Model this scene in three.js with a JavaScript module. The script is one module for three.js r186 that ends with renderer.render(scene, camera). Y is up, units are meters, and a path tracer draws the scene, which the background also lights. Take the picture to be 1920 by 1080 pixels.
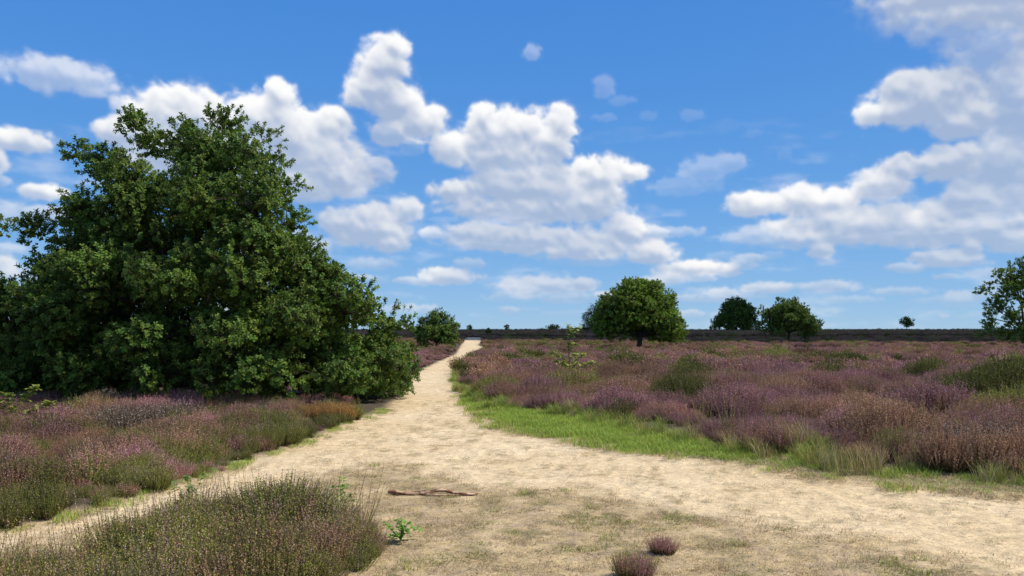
import * as THREE from 'three';

// ---------------------------------------------------------------- camera, sky, sun, exposure
const scene = new THREE.Scene();
const camera = new THREE.PerspectiveCamera(39.78, 16 / 9, 0.1, 9000);
camera.position.set(0, 1.7, 0);
camera.rotation.set(THREE.MathUtils.degToRad(3.145), 0, 0);
const renderer = new THREE.WebGLRenderer({ antialias: true });
renderer.toneMapping = THREE.LinearToneMapping;
renderer.toneMappingExposure = 1.06;
renderer.shadowMap.enabled = true;

const SUN_AZ = THREE.MathUtils.degToRad(88), SUN_EL = THREE.MathUtils.degToRad(54);
const SUN = new THREE.Vector3(Math.sin(SUN_AZ) * Math.cos(SUN_EL), Math.sin(SUN_EL), -Math.cos(SUN_AZ) * Math.cos(SUN_EL));
const sun = new THREE.DirectionalLight(new THREE.Color().setRGB(1.0, 0.935, 0.81), 5.0);
sun.name = 'sun';
sun.position.copy(SUN).multiplyScalar(1500).add(new THREE.Vector3(0, 0, -60));
sun.target.position.set(0, 0, -60);
sun.castShadow = true;
sun.shadow.mapSize.set(4096, 4096);
Object.assign(sun.shadow.camera, { left: -120, right: 120, top: 120, bottom: -120, near: 1, far: 3000 });
scene.add(sun, sun.target);

// ---------------------------------------------------------------- random numbers and noise
let seed = 20240817;
function rnd() { seed = (seed + 0x6D2B79F5) | 0; let t = Math.imul(seed ^ (seed >>> 15), 1 | seed); t = (t + Math.imul(t ^ (t >>> 7), 61 | t)) ^ t; return ((t ^ (t >>> 14)) >>> 0) / 4294967296; }
const rr = (a, b) => a + (b - a) * rnd();
const clamp = (x, a = 0, b = 1) => x < a ? a : x > b ? b : x;
const sstep = (a, b, x) => { const t = clamp((x - a) / (b - a)); return t * t * (3 - 2 * t); };
const mix = (a, b, t) => a + (b - a) * t;
const mix3 = (a, b, t) => [mix(a[0], b[0], t), mix(a[1], b[1], t), mix(a[2], b[2], t)];
const PERM = new Uint8Array(512), GX = new Float32Array(256), GY = new Float32Array(256);
for (let i = 0; i < 256; i++) { PERM[i] = i; const a = rnd() * Math.PI * 2; GX[i] = Math.cos(a); GY[i] = Math.sin(a); }
for (let i = 255; i > 0; i--) { const j = Math.floor(rnd() * (i + 1)), t = PERM[i]; PERM[i] = PERM[j]; PERM[j] = t; }
for (let i = 0; i < 256; i++) PERM[i + 256] = PERM[i];
function noise(x, y) {                                  // gradient noise, about -0.7 to 0.7
  const xi = Math.floor(x), yi = Math.floor(y), fx = x - xi, fy = y - yi, X = xi & 255, Y = yi & 255;
  const u = fx * fx * fx * (fx * (fx * 6 - 15) + 10), v = fy * fy * fy * (fy * (fy * 6 - 15) + 10);
  const a = PERM[PERM[X] + Y], b = PERM[PERM[(X + 1) & 255] + Y], c = PERM[PERM[X] + ((Y + 1) & 255)], d = PERM[PERM[(X + 1) & 255] + ((Y + 1) & 255)];
  const n0 = GX[a] * fx + GY[a] * fy, n1 = GX[b] * (fx - 1) + GY[b] * fy, n2 = GX[c] * fx + GY[c] * (fy - 1), n3 = GX[d] * (fx - 1) + GY[d] * (fy - 1);
  return n0 + u * (n1 - n0) + v * (n2 - n0 + u * (n0 - n1 - n2 + n3));
}
function fbm(x, y, oct) { let s = 0, a = 1, t = 0; for (let i = 0; i < oct; i++) { s += a * noise(x, y); t += a; a *= 0.5; x = x * 2.03 + 17.1; y = y * 2.03 + 9.7; } return s / t; }
function billow(x, y, oct) { let s = 0, a = 1, t = 0; for (let i = 0; i < oct; i++) { s += a * (0.55 - 2.2 * Math.abs(noise(x, y))); t += a; a *= 0.52; x = x * 2.07 + 5.3; y = y * 2.07 + 11.9; } return s / t; }

// ---------------------------------------------------------------- sky: blue air with fair-weather cumulus all round the horizon
// each puff: [azimuth and elevation in degrees, half width, half height, how dense]
const PUFFS = [
  [-29.9,15.7,3.25,1.33,0.55], [-31.5,15.9,1.66,0.92,0.375], [-27.8,15.8,1.6,0.85,0.375], [-32.2,11.6,2.09,0.84,0.8], [-33.2,10.3,0.73,0.96,0.8], [-33,9.1,0.65,0.45,0.5], [-30.7,8.6,1.38,0.63,0.8], [-34.4,3.9,2.59,1.27,0.8],
  [-32,3.3,1.5,0.81,0.5], [-22.5,14.3,3.58,1.95,1], [-18,14.4,2.85,2.26,1], [-15.2,13.1,2.91,2.41,1], [-13.7,11.8,3.13,2.42,1], [-12.2,10.7,2.78,1.5,0.9], [-10,11.3,1.58,1.21,0.7], [-15.1,10.2,2.91,1.67,0.9],
  [-26.5,12.7,1.56,1.1,0.9], [-16.7,15.9,1.37,1.18,1], [-13,14.3,1.55,1.27,1], [-20.1,11.6,4.54,2.52,0.9], [-24.1,11.6,3.01,1.75,0.9], [-10.3,7.2,3.19,1.59,0.9], [-7.7,8.6,1.29,1.14,0.8], [-12.2,7.6,1.78,1.2,0.8],
  [-9.9,8.1,1.8,1.06,0.9], [-8.6,6.3,1.43,0.84,0.8], [-15.8,5.6,3.26,1.48,0.7], [-9.4,18.3,1.81,2.08,1], [-8.5,19.7,1.06,0.99,0.8], [-10.2,16.9,1.95,1.74,1], [-8.3,15.8,1.97,1.82,1], [-6.8,14.7,1.98,1.6,1],
  [-8.7,14,1.59,1.29,0.7], [-7.1,13.1,1.14,0.76,0.375], [-1.4,14.1,2.3,1.84,1], [0.6,14.2,3.26,1.84,1], [3.5,14.6,1.38,1.53,1], [-2.1,15.1,1.23,1.23,1], [-4.3,13.1,1.72,1.46,1], [-0.4,12.6,4.22,1.61,1],
  [2.7,13.4,1.92,1.61,1], [-4.2,10,1.91,1.07,0.9], [1.5,10.2,5.37,1.84,1], [6.6,11,2.09,1.53,1], [5.4,11.8,1.07,0.92,1], [8.5,11.2,1.44,0.68,0.8], [1.5,8.8,6.33,1.46,1], [5.6,9.1,2.48,1.53,1],
  [1.5,6.6,6.52,1.23,0.9], [8.1,7.2,1.7,1.14,1], [10,5.6,1.8,1.06,1], [12.9,4.4,2.88,0.67,0.9], [-2.3,7,2.61,0.92,0.8], [5.4,6,3.62,1.07,0.9], [15.2,4.1,0.91,0.41,0.7], [-4.6,3.9,2.22,0.77,0.8],
  [1.9,3.3,3.45,0.77,0.7], [5.2,3.3,1.07,0.57,0.8], [17.9,3,2.07,0.48,0.7], [11.2,3.8,1.57,0.53,0.7], [-7.3,1.6,2.28,0.42,0.5], [21.9,3,2.06,0.46,0.6], [-9.9,4.8,1.88,0.49,0.5], [0,2.4,2.3,0.35,0.4],
  [-3.1,4.9,1.15,0.46,0.5], [1.4,19.6,0.69,0.58,0.375], [6.7,17.1,0.76,0.92,0.3], [7.9,16.2,0.98,0.42,0.225], [6.8,15.1,0.91,0.34,0.225], [9.8,15.1,0.75,0.38,0.1875], [12.9,15,0.92,0.45,0.225], [13.9,11.3,2.13,1.04,0.375],
  [15.6,11.6,1.16,0.81,0.375], [12.2,10.1,2.78,0.75,0.3], [17,13.5,0.72,0.33,0.15], [19.1,12,0.49,0.44,0.15], [27.9,14.5,3.51,1.87,1], [26.9,15.4,1.55,1.23,1], [25.1,14,1.59,0.97,0.9], [29.2,15.2,1.72,1.27,1],
  [30.6,13.7,1.38,1.82,0.9], [29.7,12.8,1.87,1.17,0.8], [31.3,16.9,2.43,1.97,0.6], [29.9,19.3,4.03,1.6,0.6], [32.8,13.5,1.78,3.87,0.75], [32,10.1,2.1,2.61,0.8], [26.5,20.5,1.95,0.82,0.3], [32.8,21.4,7.1,3.55,0.8],
  [36.6,15.9,4.14,4.32,0.9], [17.2,8.7,1.97,1.03,0.95], [20,8.8,2.03,1.23,1], [22,8.6,1.65,1,1], [25,9.6,1.92,1.39,1], [26.3,10.5,1.24,0.96,1], [28.7,10.5,2.15,1.21,1], [30,11.1,0.87,0.8,1],
  [23.3,6.9,5.41,1.48,0.85], [27.4,6.7,5.78,1.64,0.85], [31,8.1,2.74,1.91,0.8], [32.3,5.6,1.55,1.17,0.8], [21.3,5.5,0.97,0.79,0.8], [20,5.9,1.33,0.47,0.6], [21.6,4.7,0.69,0.32,0.5], [28.6,4.6,2.15,0.67,0.8],
  [30.1,5.2,0.74,0.47,0.8], [26.4,4.1,1.24,0.38,0.6], [26.1,2.6,1.96,0.31,0.5], [28.8,2,1.89,0.3,0.4], [23.2,2.1,2.03,0.28,0.4], [31.8,3,1.5,0.42,0.6], [19.2,1.3,2.47,0.25,0.35], [11,1.2,2.61,0.26,0.3],
  [3.8,1.3,2.3,0.23,0.3],
];
{
  PUFFS.push([33, 27, 9, 5, 1], [27, 24, 6, 3, 0.9], [38, 21, 6, 4, 1], [44, 27, 9, 6, 1], [30, 21, 5, 3, 0.9]);      // the broad cloud reaching in at the upper right
  // the same kind of cloud goes on round the rest of the horizon and overhead
  for (let i = 0; i < 46; i++) {
    const az = rr(42, 318), el = 3 + 34 * Math.pow(rnd(), 1.7), s = (1.5 + el * 0.16) * rr(0.7, 1.35), n = 3 + Math.floor(rnd() * 7);
    for (let k = 0; k < n; k++) PUFFS.push([az + rr(-2, 2) * s, el + rr(-0.35, 0.55) * s * 0.7, s * rr(0.7, 1.3), s * rr(0.45, 0.8) * (0.45 + el * 0.014), rr(0.7, 1)]);
  }
  for (let i = 0; i < 230; i++) {                        // small flat clouds far off, low all round
    const az = rr(-180, 180), el = 0.8 + 6.5 * Math.pow(rnd(), 1.4), s = (0.5 + el * 0.16) * rr(0.6, 1.4);
    for (let k = 0; k < 3; k++) PUFFS.push([az + rr(-2.2, 2.2) * s, el + rr(-0.12, 0.2) * s, s * rr(0.8, 1.7), s * rr(0.22, 0.42), rr(0.25, 0.7)]);
  }
  for (let i = 0; i < 22; i++) {
    const az = rr(0, 360), el = rr(36, 80), s = rr(4, 7), n = 3 + Math.floor(rnd() * 5);
    for (let k = 0; k < n; k++) PUFFS.push([az + rr(-1.4, 1.4) * s / Math.cos(el * Math.PI / 180), el + rr(-0.7, 0.7) * s, s * rr(0.5, 1), s * rr(0.4, 0.8), rr(0.6, 1)]);
  }
}
function makeSky() {
  const W = 4096, Hh = 1024, data = new Float32Array(W * 2048 * 4), B = new Float32Array(W * Hh).fill(-1), O = new Float32Array(W * Hh);
  const dpp = 360 / W;
  for (const [az, el, rx, ry, w] of PUFFS) {
    const ce = Math.cos(el * Math.PI / 180), R = 1.75;
    const e0 = Math.max(0, Math.floor((el - ry * R) / dpp)), e1 = Math.min(Hh - 1, Math.ceil((el + ry * R) / dpp));
    const grain = 1 / (0.75 * ry + 0.25), off = (az + 400) * 3.1, ragged = mix(0.95, 0.55, w);
    const wx = rx * R / ce, c0 = Math.floor((az - wx) / dpp), c1 = Math.ceil((az + wx) / dpp);
    for (let j = e0; j <= e1; j++) for (let i = c0; i <= c1; i++) {
      const dy = ((j + 0.5) * dpp - el) / ry, dx = ((i + 0.5) * dpp - az) * ce / rx;
      if (dx * dx + dy * dy > 3.1) continue;
      const q = Math.sqrt(dx * dx + dy * dy * (dy < 0 ? 1.5 : 1)), v = 1 - q + ragged * fbm(i * dpp * grain + off, j * dpp * grain * 1.2, 4) + 0.05;
      if (v < -0.75) continue;
      const k = j * W + (((i + 1024) % W) + W) % W, b = B[k], h = Math.max(0.35 - Math.abs(b - v), 0) / 0.35;
      if (v > -0.35) O[k] = Math.max(O[k], w * sstep(-0.35, 0.3, v));
      B[k] = Math.max(b, v) + h * h * 0.35 * 0.25;
    }
  }
  // cloud depth from the puffs, broken into billows
  const T = new Float32Array(W * Hh);
  for (let j = 0; j < Hh; j++) {
    const el = (j + 0.5) * dpp, nearHorizon = Math.exp(-el / 6);
    for (let i = 0; i < W; i++) {
      const k = j * W + i;
      if (B[k] < -0.7) continue;
      const x = i * dpp * 0.42, y = el * 0.52;
      const wx = fbm(x * 1.1 + 31, y * 1.1, 4) * 0.9, wy = fbm(x * 1.1, y * 1.1 + 57, 4) * 0.9;
      const n = mix(billow(x + wx, y + wy, 6), billow(x * 2.3 + wx, y * 2.8 + wy, 5), nearHorizon), m = mix(fbm(x * 0.8 + wx + 9, y * 0.8 + wy, 6), fbm(x * 1.9 + wx + 9, y * 2.6 + wy, 6), nearHorizon);
      T[k] = B[k] + 0.66 * n + 0.95 * m + 0.02;
    }
  }
  // light that reaches each place: how much cloud lies above it, plus the relief of the billows; light spreads inside a cloud, so it is softened
  const lightMap = new Float32Array(W * Hh).fill(1);
  for (let row = 0; row < Hh; row++) for (let i = 0; i < W; i++) {
    const k = row * W + i;
    if (B[k] <= -0.7 || T[k] <= -0.45) continue;
    let depth = 0;
    for (let q = 1; q <= 13; q++) {
      const jj = Math.round(row + 2.2 * q * (1 + q * 0.10)), ii = (i + Math.round(q * 0.26) + W) % W;
      if (jj >= Hh) break;
      depth += clamp(T[jj * W + ii] + 0.05, 0, 0.9) * clamp(O[jj * W + ii] * 1.4, 0, 1);
    }
    const up = Math.min(Hh - 1, row + 3), dn = Math.max(0, row - 3), gy = T[dn * W + i] - T[up * W + i], gx = T[row * W + (i + W - 3) % W] - T[row * W + (i + 3) % W];
    lightMap[k] = clamp(Math.exp(-depth * 0.25) + clamp(gy * 0.6 + gx * 0.22, -0.26, 0.26), 0, 1);
  }
  const soft = new Float32Array(W * Hh);
  for (let row = 0; row < Hh; row++) for (let i = 0; i < W; i++) { let s = 0; for (let q = -1; q <= 1; q++) s += lightMap[row * W + (i + q + W) % W]; soft[row * W + i] = s / 3; }
  for (let row = 0; row < Hh; row++) for (let i = 0; i < W; i++) { let s = 0; for (let q = -1; q <= 1; q++) s += soft[clamp(row + q, 0, Hh - 1) * W + i]; lightMap[row * W + i] = s / 3; }
  for (let j = 0; j < 2048; j++) {
    const el = (j - 1024 + 0.5) * dpp;
    for (let i = 0; i < W; i++) {
      const p = (j * W + i) * 4;
      data[p + 3] = 1;
      if (j < 1024) { data[p] = 0.17; data[p + 1] = 0.16; data[p + 2] = 0.13; continue; }
      // air: pale at the horizon, deep blue overhead, a little brighter towards the sun
      const az = ((i - 1024) * dpp) * Math.PI / 180, er = el * Math.PI / 180;
      const dot = Math.sin(az) * Math.cos(er) * SUN.x + Math.sin(er) * SUN.y - Math.cos(az) * Math.cos(er) * SUN.z;
      const t1 = Math.exp(-el / 4.5), t2 = Math.exp(-el / 13);
      let r = 0.034 + 0.165 * t2 + 0.17 * t1, g = 0.180 + 0.345 * t2 + 0.03 * t1, b = 0.60 + 0.31 * t2 - 0.19 * t1;
      const glow = 0.22 * Math.exp(-(1 - dot) * 7);
      r += glow; g += glow; b += glow * 0.9;
      const row = j - 1024, k = row * W + i, t = T[k];
      if (B[k] > -0.7 && t > -0.45) {
        const o = O[k];
        const L = lightMap[k];
        const low = Math.exp(-el / 6);
        const lit = [0.95, 0.95 - 0.03 * low, 0.95 - 0.06 * low], dark = [mix(0.40, 0.44, low), mix(0.475, 0.52, low), mix(0.62, 0.67, low)];
        const c = mix3(dark, lit, L);
        let a = sstep(-0.17, 0.46, t) * (0.25 + 0.75 * sstep(0.1, 0.75, o)) * clamp(o * 1.15, 0, 1);
        a = clamp(a * (0.86 + 0.30 * L) * (1 - 0.25 * low), 0, 0.985);
        r = mix(r, c[0], a); g = mix(g, c[1], a); b = mix(b, c[2], a);
      }
      // thin veils and far cloud rows low in the sky
      if (el < 17) {
        const y = el * 0.9, veil = sstep(0.02, 0.5, fbm(i * dpp * 0.16 + 70, y * 0.75, 5) + 0.25 * fbm(i * dpp * 0.7, y * 2.2 + 30, 4)) * sstep(17, 6, el) * 0.45;
        r = mix(r, 0.80, veil); g = mix(g, 0.83, veil); b = mix(b, 0.90, veil);
      }
      data[p] = r; data[p + 1] = g; data[p + 2] = b;
    }
  }
  const tex = new THREE.DataTexture(data, W, 2048, THREE.RGBAFormat, THREE.FloatType);
  tex.mapping = THREE.EquirectangularReflectionMapping;
  tex.magFilter = tex.minFilter = THREE.LinearFilter;
  tex.needsUpdate = true;
  return tex;
}
scene.background = scene.environment = makeSky();

// ---------------------------------------------------------------- mesh building helpers
class MB {
  constructor() { this.p = []; this.c = []; this.i = []; this.n = 0; }
  v(x, y, z, c) { this.p.push(x, y, z); this.c.push(c[0], c[1], c[2]); return this.n++; }
  tri(a, b, c) { this.i.push(a, b, c); }
  quad(a, b, c, d) { this.i.push(a, b, c, a, c, d); }
  // a tapered, bent limb through points [x, y, z, radius], with real sides
  tube(pts, col, sides = 6, col2 = col) {
    let prev = null;
    const t = new THREE.Vector3(), u = new THREE.Vector3(), w = new THREE.Vector3();
    pts.forEach((q, k) => {
      const a = pts[Math.max(0, k - 1)], b = pts[Math.min(pts.length - 1, k + 1)];
      t.set(b[0] - a[0], b[1] - a[1], b[2] - a[2]).normalize();
      u.set(Math.abs(t.y) > 0.9 ? 1 : 0, Math.abs(t.y) > 0.9 ? 0 : 1, 0).cross(t).normalize(); w.crossVectors(t, u);
      const ring = [];
      for (let s = 0; s < sides; s++) {
        const A = s / sides * Math.PI * 2, r = q[3], cu = Math.cos(A) * r, cw = Math.sin(A) * r;
        ring.push(this.v(q[0] + u.x * cu + w.x * cw, q[1] + u.y * cu + w.y * cw, q[2] + u.z * cu + w.z * cw, rnd() < 0.5 ? col : col2));
      }
      if (prev) for (let s = 0; s < sides; s++) this.quad(prev[s], prev[(s + 1) % sides], ring[(s + 1) % sides], ring[s]);
      else { const m = this.v(q[0], q[1], q[2], col); for (let s = 0; s < sides; s++) this.tri(m, ring[(s + 1) % sides], ring[s]); }
      if (k === pts.length - 1) { const m = this.v(q[0], q[1], q[2], col); for (let s = 0; s < sides; s++) this.tri(m, ring[s], ring[(s + 1) % sides]); }
      prev = ring;
    });
  }
  geometry(smooth = false) {
    const g = new THREE.BufferGeometry();
    g.setAttribute('position', new THREE.Float32BufferAttribute(this.p, 3));
    g.setAttribute('color', new THREE.Float32BufferAttribute(this.c, 3));
    g.setIndex(this.i);
    if (smooth) g.computeVertexNormals();
    return g;
  }
}
const taken = {};
function numbered(name) { const n = taken[name] = (taken[name] ?? -1) + 1; return n ? `${name}_${String(n).padStart(3, '0')}` : name; }
function thing(name, label, category, [x, y, z], group) {
  const o = new THREE.Group(); o.name = numbered(name); o.position.set(x, y, z);
  o.userData = { label, category }; if (group) o.userData.group = group;
  scene.add(o); return o;
}
function stuff(name, label, category) { const o = thing(name, label, category, [0, 0, 0]); o.userData.kind = 'stuff'; return o; }
function part(name, geometry, material, parent) { const m = new THREE.Mesh(geometry, material); m.name = name; parent.add(m); return m; }
// many copies of one small shape, as one part: items are {p, s, yaw, tilt, tiltDir, tint}
const _m = new THREE.Matrix4(), _q = new THREE.Quaternion(), _q2 = new THREE.Quaternion(), _Y = new THREE.Vector3(0, 1, 0);
function copies(name, geometry, material, items, parent) {
  if (!items.length) return null;
  const im = new THREE.InstancedMesh(geometry, material, items.length);
  im.name = name; im.userData.kind = 'stuff';
  const col = new THREE.Color(), sc = new THREE.Vector3(), pos = new THREE.Vector3(), dir = new THREE.Vector3();
  items.forEach((it, k) => {
    _q.setFromAxisAngle(_Y, it.yaw ?? 0);
    if (it.dir) { dir.fromArray(it.dir).normalize(); _q2.setFromUnitVectors(_Y, dir); _q.premultiply(_q2); }
    const s = it.s ?? 1; if (typeof s === 'number') sc.set(s, s, s); else sc.fromArray(s);
    im.setMatrixAt(k, _m.compose(pos.fromArray(it.p), _q, sc));
    const t = it.tint ?? [1, 1, 1]; im.setColorAt(k, col.setRGB(t[0], t[1], t[2]));
  });
  parent.add(im); return im;
}
const tintOf = (v, h = 0) => { const b = 1 + rr(-v, v); return [b * (1 + rr(-h, h)), b, b * (1 + rr(-h, h))]; };

// ---------------------------------------------------------------- where things lie on the heath (metres, x right, z towards the viewer)
const PATH_L = [[-10.6, -190], [-9.3, -159], [-5.9, -91], [-4.3, -62], [-4.15, -46.4], [-4.1, -38.6], [-3.75, -30], [-3.47, -26], [-3.0, -21.6], [-2.8, -17], [-3.05, -15.2], [-3.2, -13.3], [-3.4, -11.5], [-3.65, -9.8], [-3.85, -8.8], [-4.15, -7.5], [-4.45, -6.9], [-6.5, -5.2], [-9, -3.6]];
const PATH_R = [[-7.6, -190], [-5.9, -155], [-4.2, -100], [-2.9, -82], [-3.0, -67], [-2.9, -48], [-2.3, -32.7], [-1.7, -26], [-0.95, -21.3], [-0.05, -17.9], [0.95, -16.7], [1.75, -15.7], [2.25, -13.8], [2.85, -12.6], [3.3, -11.3], [3.9, -10.9], [4.3, -10.05], [4.9, -9.75], [6.1, -9.2], [9, -8.2], [14, -7], [14, 6], [-9, 6]];
const OPEN = [...PATH_L, ...PATH_R.slice().reverse()];                       // all that is not heath
// sand: inner edge of the grass verge
const SAND_R = [[-7.6, -190], [-5.9, -155], [-4.2, -100], [-2.9, -82], [-3.0, -67], [-2.9, -48], [-2.3, -32.7], [-1.9, -26.9], [-1.35, -21.6], [-1.05, -18.5], [-0.7, -16.5], [-0.3, -14.4], [0.24, -13.2], [0.8, -12.5], [1.4, -11.7], [2.3, -10.9], [3.5, -9.75], [4.35, -8.8], [5.3, -8.2], [8, -6.9], [13, -5]];
const SAND_LOW = [[13, -2.6], [5, -4.9], [3.57, -5.7], [3.2, -6.15], [2.5, -7.0], [1.55, -7.95], [0.9, -8.5], [0.1, -8.7], [-0.8, -9.4], [-1.5, -10.5], [-2.2, -9.5], [-2.75, -8.2], [-3.3, -7.2], [-4.0, -6.2], [-6, -4.6], [-9, -3]];
const SAND = [...PATH_L, ...SAND_LOW.slice().reverse(), ...SAND_R.slice().reverse()];
const VERGE = [...SAND_R.slice(6), [14, -4.6], [14, -7.4], ...PATH_R.slice(7, 20).reverse()];       // between sand and heath
const CLUMP = [[-4.6, -4.4], [-3.55, -5.35], [-3.1, -5.85], [-2.95, -6.75], [-2.35, -7.35], [-1.6, -7.1], [-1.12, -6.75], [-1.0, -6.2], [-1.15, -5.5], [-1.5, -4.6], [-2, -4.0], [-4, -3.6]];
function sdist(poly, x, z) {                             // signed distance, inside positive
  let d = 1e9, inside = false;
  for (let i = 0, j = poly.length - 1; i < poly.length; j = i++) {
    const [xi, zi] = poly[i], [xj, zj] = poly[j], ex = xj - xi, ez = zj - zi, wx = x - xi, wz = z - zi;
    const t = clamp((wx * ex + wz * ez) / (ex * ex + ez * ez)), bx = wx - ex * t, bz = wz - ez * t;
    d = Math.min(d, bx * bx + bz * bz);
    if ((zi > z) !== (zj > z) && x < (xj - xi) * (z - zi) / (zj - zi) + xi) inside = !inside;
  }
  return (inside ? 1 : -1) * Math.sqrt(d);
}
function height(x, z) {
  const r = Math.hypot(x, z);
  let h = 0.05 * fbm(x * 0.12 + 3, z * 0.12, 2) * sstep(4, 14, r) + 0.5 * fbm(x * 0.02 + 8, z * 0.02, 2) * sstep(40, 120, r);
  h += 1.45 * sstep(110, 380, r) + 0.6 * fbm(x * 0.012, z * 0.012 + 40, 4) * sstep(150, 400, r);
  h += 1.5 * Math.exp(-((x - 26) ** 2 / 170 + (z + 250) ** 2 / 600));        // low mound on the skyline
  h -= 16 * sstep(650, 1600, r);
  return h;
}

// ---------------------------------------------------------------- ground
function grainTexture(size, fn, srgb) {
  const d = new Uint8Array(size * size * 4);
  for (let j = 0; j < size; j++) for (let i = 0; i < size; i++) { const c = fn(i, j), k = (j * size + i) * 4; d[k] = clamp(c[0]) * 255; d[k + 1] = clamp(c[1]) * 255; d[k + 2] = clamp(c[2]) * 255; d[k + 3] = 255; }
  const t = new THREE.DataTexture(d, size, size); t.wrapS = t.wrapT = THREE.RepeatWrapping; t.magFilter = THREE.LinearFilter; t.minFilter = THREE.LinearMipmapLinearFilter; t.generateMipmaps = true;
  if (srgb) t.colorSpace = THREE.SRGBColorSpace; t.needsUpdate = true; return t;
}
const tileNoise = (n, amp) => {                         // noise that wraps: random values on an n by n lattice
  const g = new Float32Array(n * n).map(() => rr(-amp, amp));
  return (u, v) => { const x = u * n, y = v * n, xi = Math.floor(x), yi = Math.floor(y), fx = x - xi, fy = y - yi, sx = fx * fx * (3 - 2 * fx), sy = fy * fy * (3 - 2 * fy); const G = (a, b) => g[(b % n) * n + a % n]; return mix(mix(G(xi, yi), G(xi + 1, yi), sx), mix(G(xi, yi + 1), G(xi + 1, yi + 1), sx), sy); };
};
const gn = [tileNoise(12, 0.05), tileNoise(40, 0.07), tileNoise(120, 0.09), tileNoise(400, 0.11)];
const grainAt = (i, j, s) => gn.reduce((a, f) => a + f(i / s, j / s), 0);
const grainMap = grainTexture(1024, (i, j) => { const g = 0.90 + grainAt(i, j, 1024); return [g, g * 0.995, g * 0.98]; }, true);
const grainBump = grainTexture(1024, (i, j) => { const g = 0.5 + grainAt(i, j, 1024) * 1.4; return [g, g, g]; }, false);
for (const t of [grainMap, grainBump]) t.repeat.set(1, 1);
const groundMat = new THREE.MeshStandardMaterial({ vertexColors: true, map: grainMap, bumpMap: grainBump, bumpScale: 0.011, roughness: 1 });

const SANDC = [0.69, 0.53, 0.325], SANDC2 = [0.75, 0.60, 0.40], THATCH = [0.50, 0.38, 0.205], THATCH2 = [0.39, 0.295, 0.195], MOSS = [0.19, 0.165, 0.062], SOIL = [0.075, 0.055, 0.034], GREEN = [0.19, 0.26, 0.05];
// what the ground is made of at a place: sand share, colour
function groundAt(x, z) {
  const r = Math.hypot(x, z), w = fbm(x * 0.9, z * 0.9, 4), dO = sdist(OPEN, x, z), dS = sdist(SAND, x, z);
  const wobble = w * Math.min(0.9, 0.25 + r * 0.02);
  const open = sstep(-0.15, 0.15, dO + wobble * 0.35);
  let sand = sstep(-0.55, 0.5, dS + wobble * 1.5 - 0.05);
  const f2 = fbm(x * 2.1 + 40, z * 2.1, 4), f3 = fbm(x * 7 + 11, z * 7 + 5, 3), f4 = fbm(x * 0.45 + 7, z * 0.45 + 3, 3);
  let c = mix3(SANDC, SANDC2, sstep(-0.25, 0.35, f4 + f3 * 0.3));
  // thin dry moss and grass that creeps over the sand in patches
  const creep = 0.16 * sstep(2.2, 0.6, Math.hypot(x + 0.5, (z + 14.2) * 0.8)) + 0.06 * sstep(2.5, 0.8, Math.hypot(x - 1.2, z + 10));
  const patch = sstep(0.10, 0.28, f2 + 0.5 * f3 + 0.25 * w - 0.08 + creep) * sstep(26, 14, r);
  c = mix3(c, mix3(THATCH, MOSS, sstep(-0.1, 0.25, f3)), patch * 0.5);
  const th = mix3(mix3(THATCH, THATCH2, sstep(-0.2, 0.3, f3 + w * 0.5)), MOSS, 0.65 * sstep(0.05, 0.35, f2 + 0.15 * f3));
  const bare = sstep(0.0, 0.28, fbm(x * 3.1 + 77, z * 3.1, 4) + 0.4 * f3);
  c = mix3(mix3(th, SANDC, bare * 0.55), c, sand);
  if (r < 40) c = mix3(c, GREEN, 0.75 * sstep(0.0, 0.5, sdist(VERGE, x, z) + wobble * 0.5));
  c = mix3(SOIL, c, open);
  return { sand: sand * open, open, c };
}
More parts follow.
